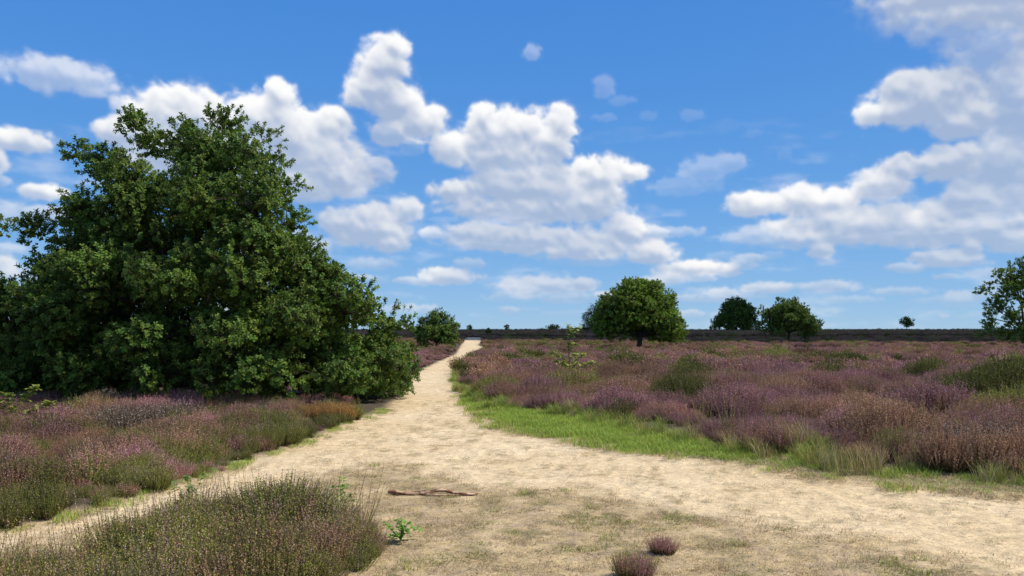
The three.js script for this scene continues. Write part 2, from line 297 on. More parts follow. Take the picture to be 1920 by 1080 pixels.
{
  const axis = (lo, a, b, hi, step, grow) => { const m = []; for (let x = a; x <= b + 1e-6; x += step) m.push(x); let s = step, x = b; const up = []; while (x < hi) { s *= grow; x += s; up.push(x); } s = step; x = a; const dn = []; while (x > lo) { s *= grow; x -= s; dn.push(x); } return [...dn.reverse(), ...m, ...up]; };
  const xs = axis(-3200, -5.5, 7, 3200, 0.05, 1.055), zsN = axis(-18, -13, -4.6, 30, 0.045, 1.02).filter((z) => z > -13.001);
  const far = []; { let z = -13, s = 0.045; while (z > -3600) { s *= 1.022; z -= s; far.push(z); } }
  const zs = [...far.reverse(), ...zsN];
  const nx = xs.length, nz = zs.length, pos = new Float32Array(nx * nz * 3), col = new Float32Array(nx * nz * 3), uv = new Float32Array(nx * nz * 2), sandy = new Uint8Array(nx * nz);
  for (let j = 0; j < nz; j++) for (let i = 0; i < nx; i++) {
    const k = j * nx + i, x = xs[i], z = zs[j], far_ = Math.hypot(x, z) > 260, g = far_ ? { sand: 0, open: 0, c: SOIL } : groundAt(x, z);
    let y = height(x, z);
    if (!far_) {
      const foot = fbm(x * 2.6, z * 2.6, 3) * 0.024 - 0.011 * sstep(0.12, 0.38, noise(x * 3.6 + 50, z * 3.0)) - 0.009 * sstep(0.15, 0.4, noise(x * 5.1, z * 4.4 + 80)) + fbm(x * 7.5 + 4, z * 7.5, 2) * 0.016;
      y += foot * g.open * sstep(70, 20, Math.hypot(x, z)) * (0.55 + 0.45 * g.sand) - 0.03 * g.sand + (1 - g.open) * 0.02;
    }
    pos.set([x, y, z], k * 3); col.set(g.c, k * 3); uv.set([x / 1.7, z / 1.7], k * 2); sandy[k] = g.sand > 0.5 ? 1 : 0;
  }
  const idx = [[], []];
  for (let j = 0; j < nz - 1; j++) for (let i = 0; i < nx - 1; i++) {
    const a = j * nx + i, b = a + 1, c = a + nx, d = c + 1, s = sandy[a] + sandy[b] + sandy[c] + sandy[d] >= 2 ? 1 : 0;
    idx[s].push(a, c, b, b, c, d);
  }
  const full = new THREE.BufferGeometry();
  full.setAttribute('position', new THREE.BufferAttribute(pos, 3)); full.setIndex([...Array(0)]);
  const all = new Uint32Array(idx[0].length + idx[1].length); all.set(idx[0]); all.set(idx[1], idx[0].length);
  full.setIndex(new THREE.BufferAttribute(all, 1)); full.computeVertexNormals();
  const nor = full.getAttribute('normal').array;
  ['ground', 'sand_path'].forEach((name, s) => {        // the two share one sheet, cut where the sand begins
    const map = new Int32Array(nx * nz).fill(-1), P = [], N = [], C = [], U = [], I = new Uint32Array(idx[s].length);
    let n = 0;
    idx[s].forEach((v, q) => { if (map[v] < 0) { map[v] = n++; P.push(pos[v * 3], pos[v * 3 + 1], pos[v * 3 + 2]); N.push(nor[v * 3], nor[v * 3 + 1], nor[v * 3 + 2]); C.push(col[v * 3], col[v * 3 + 1], col[v * 3 + 2]); U.push(uv[v * 2], uv[v * 2 + 1]); } I[q] = map[v]; });
    const g = new THREE.BufferGeometry();
    g.setAttribute('position', new THREE.Float32BufferAttribute(P, 3)); g.setAttribute('normal', new THREE.Float32BufferAttribute(N, 3)); g.setAttribute('color', new THREE.Float32BufferAttribute(C, 3)); g.setAttribute('uv', new THREE.Float32BufferAttribute(U, 2));
    g.setIndex(new THREE.BufferAttribute(I, 1));
    const m = new THREE.Mesh(g, groundMat); m.name = name;
    m.userData = name === 'ground' ? { kind: 'structure', label: 'dry heath soil with brown thatch and moss in the foreground', category: 'ground' } : { kind: 'structure', label: 'pale sandy path forking and winding away over the heath', category: 'path' };
    scene.add(m);
  });
  console.log('ground', nx, nz);
}
// the cloud whose shade lies over the far heath: overhead to the right, beyond the frame
{
  const mb = new MB(), at = 620, ox = SUN.x / SUN.y * at, oz = SUN.z / SUN.y * at, lumps = [];
  const edge = (x) => -152 + 46 * sstep(-5, 45, x) - 30 * sstep(-20, -160, x);              // where its shade begins on the ground
  for (let x = -520; x <= 620; x += 38) lumps.push([x, edge(x) - 30 + rr(-5, 5), rr(26, 34)]);
  for (let z = -190; z >= -900; z -= 75) for (let x = -520; x <= 640; x += 75) lumps.push([x + rr(-18, 18), Math.min(z + rr(-18, 18), edge(x) - 62), rr(58, 74)]);
  const ico = new THREE.IcosahedronGeometry(1, 4), P = ico.getAttribute('position');
  for (const [x, z, r] of lumps) {
    const b = mb.n, o = rnd() * 100;
    for (let k = 0; k < P.count; k++) { const X = P.getX(k), Y = P.getY(k), Z = P.getZ(k), q = 1 + 0.22 * noise(X * 2.4 + o, Z * 2.4 + Y * 1.7) + 0.1 * noise(X * 6 + o, Z * 6 - Y * 5); mb.v(x + ox + X * r * q, at + Math.max(Y, -0.35) * r * q * 0.55, z + oz + Z * r * q, [0.9, 0.9, 0.9]); }
    for (let k = 0; k < P.count; k += 3) mb.tri(b + k, b + k + 1, b + k + 2);
  }
  const m = new THREE.Mesh(mb.geometry(), new THREE.MeshStandardMaterial({ color: new THREE.Color().setRGB(0.9, 0.9, 0.9), roughness: 1 }));
  m.name = 'cloud'; m.userData = { kind: 'structure', label: 'broad cumulus cloud overhead shading the far heath', category: 'cloud' };
  scene.add(m);
}

// ---------------------------------------------------------------- materials for plants
const plantMat = new THREE.MeshPhysicalMaterial({ vertexColors: true, roughness: 0.95, transmission: 0.3, thickness: 0, side: THREE.DoubleSide, specularIntensity: 0.35 });
const leafMat = new THREE.MeshPhysicalMaterial({ vertexColors: true, roughness: 0.85, transmission: 0.42, thickness: 0, clearcoat: 0.10, clearcoatRoughness: 0.4, side: THREE.DoubleSide, specularIntensity: 0.28 });
const barkBump = grainTexture(256, (i, j) => { const g = 0.5 + 0.9 * gn[1](i / 256, j / 1024) + 1.6 * gn[2](i / 256, j / 1024); return [g, g, g]; }, false);
const barkMat = new THREE.MeshStandardMaterial({ vertexColors: true, roughness: 0.95 });

// ---------------------------------------------------------------- heather: woody shoots fanning up from the ground, leafy, ending in spikes of small bells
function heatherPlant({ shoots, tall, wide, spike, leaf, stem, fat = 1, bits = 12, lean = 0.95, tipShare = 0.45 }) {
  const mb = new MB(), d = new THREE.Vector3(), s = new THREE.Vector3();
  for (let k = 0; k < shoots; k++) {
    const a = rr(0, Math.PI * 2), t = Math.sqrt(rnd()) * lean, L = tall * rr(0.62, 1.08) * (1 - 0.22 * t);
    d.set(Math.cos(a) * Math.sin(t), Math.cos(t), Math.sin(a) * Math.sin(t));
    const bx = Math.cos(a) * wide * t * rr(0.1, 0.9), bz = Math.sin(a) * wide * t * rr(0.1, 0.9), bend = rr(0.05, 0.22) * L;
    const at = (u) => [bx + d.x * L * u * (1 - 0.25 * u), d.y * L * u + bend * u * u * Math.sin(t), bz + d.z * L * u * (1 - 0.25 * u)];
    s.set(rr(-1, 1), rr(-0.3, 0.3), rr(-1, 1)).normalize();
    const w = 0.0035 * fat, p = [0, 0.5, 1].map(at), sv = p.map(([x, y, z], i) => [mb.v(x - s.x * w * (1 - i * 0.4), y, z - s.z * w * (1 - i * 0.4), stem), mb.v(x + s.x * w * (1 - i * 0.4), y, z + s.z * w * (1 - i * 0.4), stem)]);
    for (let i = 0; i < 2; i++) mb.quad(sv[i][0], sv[i][1], sv[i + 1][1], sv[i + 1][0]);
    const tipC = spike[Math.floor(rnd() * spike.length)], leafC = leaf[Math.floor(rnd() * leaf.length)];
    for (let i = 0; i < bits; i++) {
      const u = 0.28 + 0.72 * (i + rnd()) / bits, q = at(u), tip = u > 1 - tipShare * rr(0.7, 1.2), c = tip ? tipC : leafC, f = 1 + rr(-0.2, 0.2), C = [c[0] * f, c[1] * f, c[2] * f];
      const z = (tip ? 0.0064 : 0.0058) * fat * (1.15 - 0.45 * u) * rr(0.8, 1.3), A = rr(0, 6.283), l = z * rr(1.6, 2.6);
      const ox = Math.cos(A) * z * 1.3, oz = Math.sin(A) * z * 1.3;
      mb.tri(mb.v(q[0], q[1], q[2], C), mb.v(q[0] + ox - oz * 0.7, q[1] + l * 0.55, q[2] + oz + ox * 0.7, C), mb.v(q[0] + ox * 0.9 + oz * 0.7, q[1] + l, q[2] + oz * 0.9 - ox * 0.7, C));
    }
  }
  return mb.geometry();
}
const PURPLE = [[0.58, 0.295, 0.325], [0.50, 0.23, 0.28], [0.64, 0.37, 0.385], [0.53, 0.28, 0.25]], FADED = [[0.45, 0.27, 0.16], [0.39, 0.22, 0.13], [0.49, 0.31, 0.21], [0.42, 0.25, 0.18]], LIVE = [[0.24, 0.275, 0.045], [0.175, 0.22, 0.04], [0.32, 0.32, 0.07]], OLIVE = [[0.24, 0.19, 0.055], [0.29, 0.21, 0.07], [0.19, 0.16, 0.05]], DEAD = [[0.48, 0.42, 0.35], [0.38, 0.32, 0.26], [0.56, 0.50, 0.43]], WOOD = [0.13, 0.085, 0.055], RUST = [[0.50, 0.24, 0.06], [0.42, 0.22, 0.07], [0.48, 0.30, 0.09]];
const kinds = {
  flowering: { spike: PURPLE, leaf: OLIVE, tipShare: 0.38 }, fading: { spike: FADED, leaf: OLIVE, tipShare: 0.5 },
  mixed: { spike: [...PURPLE.slice(0, 2), ...FADED], leaf: OLIVE, tipShare: 0.5 }, green: { spike: [...LIVE, [0.24, 0.24, 0.08]], leaf: LIVE, tipShare: 0.3 },
  sparse: { spike: [[0.50, 0.35, 0.33], [0.44, 0.32, 0.22], ...LIVE, [0.28, 0.27, 0.08], [0.30, 0.30, 0.10]], leaf: LIVE, tipShare: 0.28 }, dead: { spike: DEAD, leaf: DEAD, tipShare: 0.2 }, rusty: { spike: RUST, leaf: OLIVE, tipShare: 0.6 },
};
const heatherShapes = {};
for (const [k, v] of Object.entries(kinds)) heatherShapes[k] = {
  near: [0, 1, 2].map(() => heatherPlant({ shoots: 230, tall: 0.42, wide: 0.16, stem: WOOD, lean: 0.8, bits: k === 'dead' ? 3 : 21, ...v })),
  far: [0, 1].map(() => heatherPlant({ shoots: 110, tall: 0.42, wide: 0.18, stem: WOOD, fat: 2.4, lean: 0.85, bits: k === 'dead' ? 3 : 12, ...v })),
};
// sows heather over an area: inside(x, z) says where (and how tall), kindAt(x, z) which sort
function sowHeather(owner, [x0, x1, z0, z1], spacing, inside, kindAt, lod, scale) {
  const bag = {};
  for (let z = z0; z < z1; z += spacing) for (let x = x0; x < x1; x += spacing) {
    const px = x + rr(-0.5, 0.5) * spacing, pz = z + rr(-0.5, 0.5) * spacing, az = Math.abs(Math.atan2(px, -pz));
    if (az > 0.72 && Math.hypot(px, pz) > 9) continue;
    const t = inside(px, pz); if (t <= (pz > -24 && px > -2 ? 0.42 : 0.2)) continue;
    const o = bush(px, pz, bushSize(pz)), out = -pz < 70 ? 0.55 : 0.2, shade = (0.58 + 0.58 * o.a) * (o.dark && px > -2 ? 0.68 : 1);
    const kind = kindAt(px, pz), n = heatherShapes[kind][lod].length, v = Math.floor(rnd() * n), s = t * scale * rr(0.82, 1.18);
    (bag[kind + v] ??= { kind, v, items: [] }).items.push({ p: [px, height(px, pz) - 0.03, pz], s: [s * rr(0.95, 1.25), s, s * rr(0.95, 1.25)], yaw: rr(0, 6.283), dir: [rr(-0.2, 0.2) + (px - o.x) * out, 1, rr(-0.2, 0.2) + (pz - o.z) * out], tint: tintOf(0.12, 0.05).map((c) => c * shade) });
  }
  for (const { kind, v, items } of Object.values(bag)) copies(`${kind}_shoots`, heatherShapes[kind][lod][v], plantMat, items, owner);
}
// the heath grows in bushes: nearest bush centre to a place, with two numbers of its own
const hash = (i, j, k) => { let h = Math.imul(i, 374761393) ^ Math.imul(j, 668265263) ^ Math.imul(k, 2147483629 | 0); h = Math.imul(h ^ (h >>> 13), 1274126177); return ((h ^ (h >>> 16)) >>> 0) / 4294967296; };
function bush(x, z, size) {
  const ci = Math.floor(x / size), cj = Math.floor(z / size); let best = 1e9, out = null;
  for (let i = ci - 1; i <= ci + 1; i++) for (let j = cj - 1; j <= cj + 1; j++) {
    const bx = (i + 0.15 + 0.7 * hash(i, j, 1)) * size, bz = (j + 0.15 + 0.7 * hash(i, j, 2)) * size, d = Math.hypot(x - bx, z - bz) / size;
    if (d < best) { best = d; out = { x: bx, z: bz, a: hash(i, j, 3), b: hash(i, j, 4) }; }
  }
  out.dark = out.b > 0.94; out.d = best; out.h = (0.38 + 0.85 * out.b) * Math.sqrt(Math.max(0.02, 1 - (best / 0.62) ** 2)); return out;
}
let pickAt = null;
const PICK = (list) => { let t = pickAt ?? rnd(); for (const [k, p] of list) { if ((t -= p) < 0) return k; } return list[0][0]; };
const bushSize = (z) => -z < 9 ? 0.7 : -z < 28 ? 1.25 : -z < 60 ? 1.5 : 2.4;
function heathKind(px, pz) {
  const o = bush(px, pz, bushSize(pz)), x = o.x, z = o.z, n = fbm(x * 0.16 + 5, z * 0.11, 3) + 0.06, d = -z;
  if (o.dark && d < 45) return 'green';
  const brown = sstep(48, 75, d) * sstep(34, 4, x) * 0.4 + sstep(92, 112, d) * 0.5;
  pickAt = rnd() < 0.75 ? o.a : rnd(); const k = kindFrom(n - brown); pickAt = null; return k;
}
function kindFrom(n) {
  const brown = 0;
  const p = n - brown;
  if (p > 0.12) return PICK([['flowering', 0.55], ['mixed', 0.25], ['fading', 0.12], ['green', 0.08]]);
  if (p > -0.08) return PICK([['flowering', 0.24], ['mixed', 0.32], ['fading', 0.32], ['green', 0.12]]);
  return PICK([['fading', 0.55], ['mixed', 0.20], ['green', 0.25]]);
}
const SPOTS = [[-6.3, -13.4, 1.0, 0.5], [6.0, -10.4, 0.75, 0.6], [10.3, -16.6, 1.5, 0.8], [-3.45, -15.3, 0.4, 0.3], [4.05, -11.25, 0.25, 0.2], [1.8, -25.5, 0.5, 0.6], [-8.2, -12.9, 0.35, 0.3]];
const inSpot = (x, z) => SPOTS.some(([a, b, rx, rz]) => ((x - a) / rx) ** 2 + ((z - b) / rz) ** 2 < 1);
const lumpy = (x, z) => 1.15 * bush(x, z, bushSize(z)).h;
{
  const right = stuff('heather', 'broad field of purple and brown heather right of the sandy path', 'heather');
  const inR = (x, z) => { if (x < -8 && z > -160 || x < -3.4 && z > -60) return 0; const d = -sdist(OPEN, x, z); return d < 0.05 || inSpot(x, z) ? 0 : sstep(0.0, 1.1, d) * 0.25 + 0.9; };
  const side = (x, z) => x > mix(-2.5, -8.2, sstep(-60, -190, z)) && -z < 190;
  const hgt = (x, z) => side(x, z) ? inR(x, z) * lumpy(x, z) : 0;
  sowHeather(right, [-3, 22, -26, -8], 0.23, (x, z) => -z < 26 ? hgt(x, z) : 0, heathKind, 'near', 1.25);
  sowHeather(right, [-4, 46, -60, -26], 0.40, hgt, heathKind, 'far', 1.2);
  sowHeather(right, [-9, 125, -190, -60], 0.85, hgt, heathKind, 'far', 1.05);
  const left = stuff('heather', 'pink heather bank left of the path beyond the big oak', 'heather');
  const inL = (x, z) => { const d = -sdist(OPEN, x, z); return x < mix(-3, -9, sstep(-60, -190, z)) && d > 0.1 ? (0.55 + 0.45 * sstep(0, 1, d)) * lumpy(x, z) : 0; };
  sowHeather(left, [-22, -3, -60, -23.5], 0.42, inL, (x, z) => PICK([['flowering', 0.5], ['mixed', 0.3], ['fading', 0.2]]), 'far', 1.05);
  sowHeather(left, [-125, -4, -190, -60], 1.0, inL, heathKind, 'far', 1.05);
  const strip = stuff('heather', 'brown and purple heather strip between the oak and the side path', 'heather');
  const inS = (x, z) => { const d = -sdist(OPEN, x, z); return x < -2.6 && z > -18.5 && d > -0.03 && !inSpot(x, z) && !(z < -15.6 && x > -3.6) ? (0.42 + 0.2 * sstep(0, 0.9, d)) * (0.42 + 1.15 * bush(x, z, bushSize(z)).h) : 0; };
  sowHeather(strip, [-16, -2.6, -18.5, -3.5], 0.22, inS, (x, z) => {
    const o = bush(x, z, bushSize(z)), n = fbm(o.x * 0.5 + 60, o.z * 0.5, 3) + 0.06, edge = -sdist(OPEN, x, z);
    if (edge < 0.8 && rnd() < 0.75) return PICK([['green', 0.75], ['sparse', 0.25]]);
    if (n > 0.10) return PICK([['flowering', 0.42], ['mixed', 0.33], ['fading', 0.15], ['green', 0.1]]);
    return PICK([['fading', 0.36], ['mixed', 0.28], ['green', 0.26], ['dead', 0.1]]);
  }, 'near', 1.15);
  const front = stuff('heather', 'low green heather with sparse pale pink flowers in the foreground', 'heather');
  sowHeather(front, [-5, -0.8, -7.6, -3.6], 0.15, (x, z) => { const d = sdist(CLUMP, x, z) + 0.22 * noise(x * 2.6, z * 2.6); return d > 0.02 ? (0.5 + 0.62 * sstep(0, 0.4, d) * bush(x, z, 0.7).h) * rr(0.72, 1.38) : 0; }, (x, z) => x > -1.9 + 0.4 * noise(x * 2, z * 2) ? PICK([['fading', 0.30], ['sparse', 0.42], ['green', 0.22], ['mixed', 0.06]]) : PICK([['green', 0.6], ['sparse', 0.36], ['fading', 0.04]]), 'near', 0.86);
  // stray shoots that stand out of the cushions
  const straggle = [0, 1].map(() => heatherPlant({ shoots: 9, tall: 0.62, wide: 0.1, stem: [0.22, 0.14, 0.07], bits: 22, lean: 0.6, tipShare: 0.3, spike: [...FADED, [0.5, 0.36, 0.30], [0.42, 0.30, 0.12]], leaf: LIVE }));
  const strays = (owner, n, fn) => straggle.forEach((g) => copies('stray_shoots', g, plantMat, Array.from({ length: n }, fn).filter(Boolean), owner));
  strays(front, 190, () => { const x = rr(-5, -0.8), z = rr(-7.6, -3.6); return sdist(CLUMP, x, z) > -0.04 ? { p: [x, height(x, z), z], s: rr(0.65, 1.0), yaw: rr(0, 6.3), tint: tintOf(0.2, 0.06) } : null; });
  strays(right, 260, () => { const x = rr(-2, 14), z = rr(-24, -8.5), t = hgt(x, z); return t > 0 && sdist(OPEN, x, z) < 0.1 ? { p: [x, height(x, z), z], s: rr(0.8, 1.45), yaw: rr(0, 6.3), tint: tintOf(0.25, 0.06) } : null; });
  strays(strip, 160, () => { const x = rr(-12, -2.8), z = rr(-17, -5); return inS(x, z) > 0 ? { p: [x, height(x, z), z], s: rr(0.5, 0.85), yaw: rr(0, 6.3), tint: tintOf(0.25, 0.06) } : null; });
  const far = stuff('heather', 'distant dark heath in cloud shade along the skyline', 'heather');
  sowHeather(far, [-330, 330, -430, -150], 2.1, (x, z) => { const r = Math.hypot(x, z); return (-z > 190 || Math.abs(x) > 120) && r < 430 ? 1 : 0; }, () => PICK([['fading', 0.6], ['green', 0.25], ['mixed', 0.15]]), 'far', 2.6);
  sowHeather(far, [-500, 500, -700, -300], 5, (x, z) => { const r = Math.hypot(x, z); return r >= 430 && r < 700 ? 1 : 0; }, () => PICK([['fading', 0.6], ['green', 0.4]]), 'far', 4.2);
  sowHeather(far, [-420, 420, -640, -420], 7, (x, z) => { const r = Math.hypot(x, z), n = fbm(x * 0.03, z * 0.03 + 9, 3); return r > 430 && r < 650 && n > 0.12 ? 0.7 + n * 1.5 : 0; }, () => 'green', 'far', 4.6);
}

// ---------------------------------------------------------------- grass
function grassTuft({ blades, tall, spread, wide, colors, droop = 0.5, lean = 0.5 }) {
  const mb = new MB();
  for (let k = 0; k < blades; k++) {
    const a = rr(0, 6.283), b = rr(0, 6.283), r = spread * Math.sqrt(rnd()), x = Math.cos(b) * r, z = Math.sin(b) * r, L = tall * rr(0.5, 1.1), t = rr(0.05, lean), c = colors[Math.floor(rnd() * colors.length)];
    const dx = Math.cos(a), dz = Math.sin(a), w = wide * rr(0.7, 1.3), pt = (u) => [x + dx * L * (Math.sin(t) * u + droop * u * u * 0.5), L * (Math.cos(t) * u - droop * 0.35 * u * u * u), z + dz * L * (Math.sin(t) * u + droop * u * u * 0.5)];
    const q = [0, 0.55, 1].map(pt), v = q.map(([X, Y, Z], i) => i < 2 ? [mb.v(X - dz * w * (1 - i * 0.3), Y, Z + dx * w * (1 - i * 0.3), c), mb.v(X + dz * w * (1 - i * 0.3), Y, Z - dx * w * (1 - i * 0.3), c)] : [mb.v(X, Y, Z, c)]);
    mb.quad(v[0][0], v[0][1], v[1][1], v[1][0]); mb.tri(v[1][0], v[1][1], v[2][0]);
  }
  return mb.geometry();
}
const FRESH = [[0.26, 0.38, 0.045], [0.32, 0.42, 0.065], [0.20, 0.31, 0.04], [0.40, 0.44, 0.10]], STRAW = [[0.52, 0.42, 0.22], [0.44, 0.34, 0.16], [0.58, 0.49, 0.29], [0.30, 0.26, 0.10]], DULL = [[0.22, 0.22, 0.07], [0.30, 0.25, 0.10], [0.18, 0.19, 0.06]], DRY = [[0.52, 0.40, 0.22], [0.42, 0.31, 0.19], [0.60, 0.49, 0.30], [0.33, 0.25, 0.17], [0.31, 0.27, 0.10]];
const shortTufts = [0, 1, 2].map(() => grassTuft({ blades: 70, tall: 0.11, spread: 0.13, wide: 0.0028, colors: FRESH, lean: 0.8 }));
const longTufts = [0, 1].map(() => grassTuft({ blades: 90, tall: 0.42, spread: 0.12, wide: 0.003, colors: [...FRESH, ...DULL], lean: 0.55, droop: 0.7 }));
const strawTufts = [0, 1].map(() => grassTuft({ blades: 60, tall: 0.5, spread: 0.10, wide: 0.0028, colors: [...STRAW, ...DULL], lean: 0.4, droop: 0.4 }));
const dryTufts = [0, 1, 2].map(() => grassTuft({ blades: 34, tall: 0.05, spread: 0.09, wide: 0.0022, colors: DRY, lean: 1.25, droop: 0.9 }));
const dullTufts = [0, 1].map(() => grassTuft({ blades: 46, tall: 0.06, spread: 0.09, wide: 0.0024, colors: [...DULL, ...FRESH.slice(0, 1)], lean: 1.0, droop: 0.8 }));
function sow(owner, name, shapes, area, spacing, test, size) {
  const bag = shapes.map(() => []);
  for (let z = area[2]; z < area[3]; z += spacing) for (let x = area[0]; x < area[1]; x += spacing) {
    const px = x + rr(-0.6, 0.6) * spacing, pz = z + rr(-0.6, 0.6) * spacing;
    if (rnd() > test(px, pz)) continue;
    const s = size * rr(0.65, 1.3);
    bag[Math.floor(rnd() * shapes.length)].push({ p: [px, height(px, pz) - 0.008, pz], s: [s, s * rr(0.8, 1.15), s], yaw: rr(0, 6.283), tint: tintOf(0.18, 0.08) });
  }
  bag.forEach((items, k) => copies(name, shapes[k], plantMat, items, owner));
}
{
  const verge = stuff('grass_verge', 'bright green grass verge between the sand and the right heather', 'grass');
  const vergeAt = (x, z) => { const d = sdist(VERGE, x, z), w = fbm(x * 1.4, z * 1.4, 3); return sstep(-0.30, 0.25, d + w * 0.5); };
  sow(verge, 'short_blades', shortTufts, [-2.3, 9.5, -31, -5.5], 0.10, (x, z) => vergeAt(x, z) * (0.4 + 0.6 * sstep(0.15, 0.6, -sdist(SAND, x, z))) * (1 - 0.78 * sstep(1.8, 4.4, x)) * clamp(0.8 + 1.4 * fbm(x * 1.1 + 5, z * 1.1, 3)), 1.1);
  sow(verge, 'dry_blades', dryTufts, [-2.3, 9.5, -18, -5.5], 0.12, (x, z) => vergeAt(x, z) * (0.4 + 0.5 * sstep(2, 4.5, x)), 1.3);
  const near = (x, z) => { const dO = sdist(OPEN, x, z); return vergeAt(x, z) * sstep(0.75, 0.1, dO); };
  sow(verge, 'long_blades', longTufts, [-2.3, 9.5, -31, -5.5], 0.16, (x, z) => near(x, z) * clamp(0.5 + fbm(x * 0.9 + 20, z * 0.9, 2) * 2.6) * (1 - 0.7 * sstep(2.2, 4.6, x)), 0.8);
  sow(verge, 'straw_blades', strawTufts, [-2.3, 9.5, -24, -5.5], 0.24, (x, z) => near(x, z) * (0.3 + 1.6 * sstep(1.8, 4, x)) * clamp(0.3 + fbm(x * 0.8 + 90, z * 0.8, 2) * 2.5), 0.75);
  const dry = stuff('dry_grass', 'thin dry grass and moss on the sandy foreground', 'grass');
  const inClump = (x, z) => sdist(CLUMP, x, z) > 0.05;
  const thatch = (x, z) => sdist(OPEN, x, z) < 0 || inClump(x, z) ? 0 : 1 - sstep(-0.5, 0.45, sdist(SAND, x, z) + fbm(x * 0.9, z * 0.9, 4) * 0.6);
  const patchy = (x, z) => sstep(0.02, 0.3, fbm(x * 2.1 + 40, z * 2.1, 4) + 0.5 * fbm(x * 7 + 11, z * 7 + 5, 3) + 0.06);
  sow(dry, 'dry_blades', dryTufts, [-4, 6.5, -10.5, -4.4], 0.055, (x, z) => thatch(x, z) * 0.9 * clamp(0.5 + fbm(x * 2.4, z * 2.4, 3) * 2), 0.75);
  sow(dry, 'dry_blades', dryTufts, [-5, 9, -20, -4.6], 0.11, (x, z) => sdist(SAND, x, z) > 0 ? patchy(x, z) * 0.75 : 0, 0.6);
  sow(dry, 'green_blades', dullTufts, [-4, 6.5, -10.5, -4.4], 0.09, (x, z) => { const green = sstep(0.5, 0.1, Math.hypot((x - 0.7) / 1.0, (z + 7.3) / 0.75)) + 0.7 * sstep(0.45, 0.1, Math.hypot((x - 0.62) / 1, (z + 6.35) / 0.7)); return inClump(x, z) ? 0 : clamp(green + thatch(x, z) * 0.7 * sstep(0.06, 0.3, fbm(x * 1.6 + 13, z * 1.6, 3))); }, 0.8);
  const edge = stuff('grass_fringe', 'thin green grass along the edge of the left heather', 'grass');
  sow(edge, 'short_blades', [...shortTufts, ...dullTufts], [-9, -2.4, -17.5, -4], 0.10, (x, z) => sstep(0.32, 0.02, Math.abs(sdist(OPEN, x, z) - 0.05 + noise(x * 2, z * 2) * 0.25)) * 0.4, 0.7);
  // crumbs of twig and heather litter lying about
  const crumb = new MB(); crumb.tube([[-0.5, 0.03, 0, 0.05], [0, 0.07, 0.06, 0.06], [0.5, 0.03, 0, 0.03]], [0.16, 0.10, 0.065], 4, [0.24, 0.17, 0.11]);
  const litter = stuff('litter', 'scattered crumbs of twig and dead heather on the sand', 'litter');
  const items = [];
  for (let k = 0; k < 22000; k++) {
    const z = -4.6 - 13 * Math.pow(rnd(), 1.8), x = rr(-4.5, 7.5) * Math.max(0.7, -z / 10), ok = sdist(OPEN, x, z) > 0 && !inClump(x, z);
    if (!ok || rnd() > 0.25 + 0.75 * thatch(x, z)) continue;
    const s = 0.012 + 0.05 * Math.pow(rnd(), 3);
    items.push({ p: [x, height(x, z) + 0.002, z], s: [s, s * 0.55, s], yaw: rr(0, 6.283), dir: [rr(-0.3, 0.3), 1, rr(-0.3, 0.3)], tint: tintOf(0.5, 0.1) });
  }
  copies('twig_crumbs', crumb.geometry(), barkMat, items, litter);
}

// ---------------------------------------------------------------- trees
function leafInto(mb, o, dir, side, L, W, c, widths) {
  const up = new THREE.Vector3().crossVectors(dir, side).normalize(), n = widths.length - 1, mid = [], lf = [], rt = [];
  for (let k = 0; k <= n; k++) {
    const u = k / n, w = widths[k] * W, sag = -0.18 * u * u * L, x = o.x + dir.x * L * u, y = o.y + dir.y * L * u + sag, z = o.z + dir.z * L * u;
    mid.push(mb.v(x, y, z, c));
    if (w > 0) { lf.push(mb.v(x - side.x * w + up.x * w * 0.35, y - side.y * w + up.y * w * 0.35, z - side.z * w + up.z * w * 0.35, c)); rt.push(mb.v(x + side.x * w + up.x * w * 0.35, y + side.y * w + up.y * w * 0.35, z + side.z * w + up.z * w * 0.35, c)); } else { lf.push(mid[k]); rt.push(mid[k]); }
  }
  for (let k = 0; k < n; k++) for (const e of [lf, rt]) { if (e[k] === mid[k]) mb.tri(mid[k], e[k + 1], mid[k + 1]); else if (e[k + 1] === mid[k + 1]) mb.tri(mid[k], e[k], mid[k + 1]); else mb.quad(mid[k], e[k], e[k + 1], mid[k + 1]); }
}
const OAK_EDGE = [0, 0.16, 0.30, 0.22, 0.44, 0.32, 0.46, 0], PLAIN_EDGE = [0, 0.36, 0.46, 0.28, 0];
function spray({ leaves, length, size, colors, edge, droop = 0, twig = [0.10, 0.075, 0.05] }) {
  const mb = new MB(), d = new THREE.Vector3(), s = new THREE.Vector3(), o = new THREE.Vector3();
  mb.tube([[0, 0, 0, 0.006], [0.01, length * 0.5, 0.01, 0.0045], [0, length, 0, 0.002]], twig, 3);
  for (let k = 0; k < leaves; k++) {
    const u = 0.25 + 0.75 * Math.pow((k + rnd()) / leaves, 0.7), a = k * 2.4 + rr(-0.5, 0.5), t = rr(0.5, 1.35);
    o.set(0.01 * Math.sin(u * 3), length * u, 0.01 * Math.sin(u * 3));
    d.set(Math.cos(a) * Math.sin(t), Math.cos(t) - droop, Math.sin(a) * Math.sin(t)).normalize();
    s.set(-Math.sin(a) + rr(-0.5, 0.5), rr(-0.5, 0.5), Math.cos(a) + rr(-0.5, 0.5)).cross(d).cross(d).normalize();
    const c = colors[Math.floor(rnd() * colors.length)];
    leafInto(mb, o, d, s, size * rr(0.75, 1.2), size * rr(0.62, 0.8), c, edge);
  }
  return mb.geometry();
}
const OAKC = [[0.118, 0.198, 0.024], [0.090, 0.162, 0.024], [0.160, 0.235, 0.030], [0.095, 0.180, 0.034]];
const oakSprays = [0, 1, 2, 3].map(() => spray({ leaves: 12, length: 0.26, size: 0.105, colors: OAKC, edge: OAK_EDGE }));
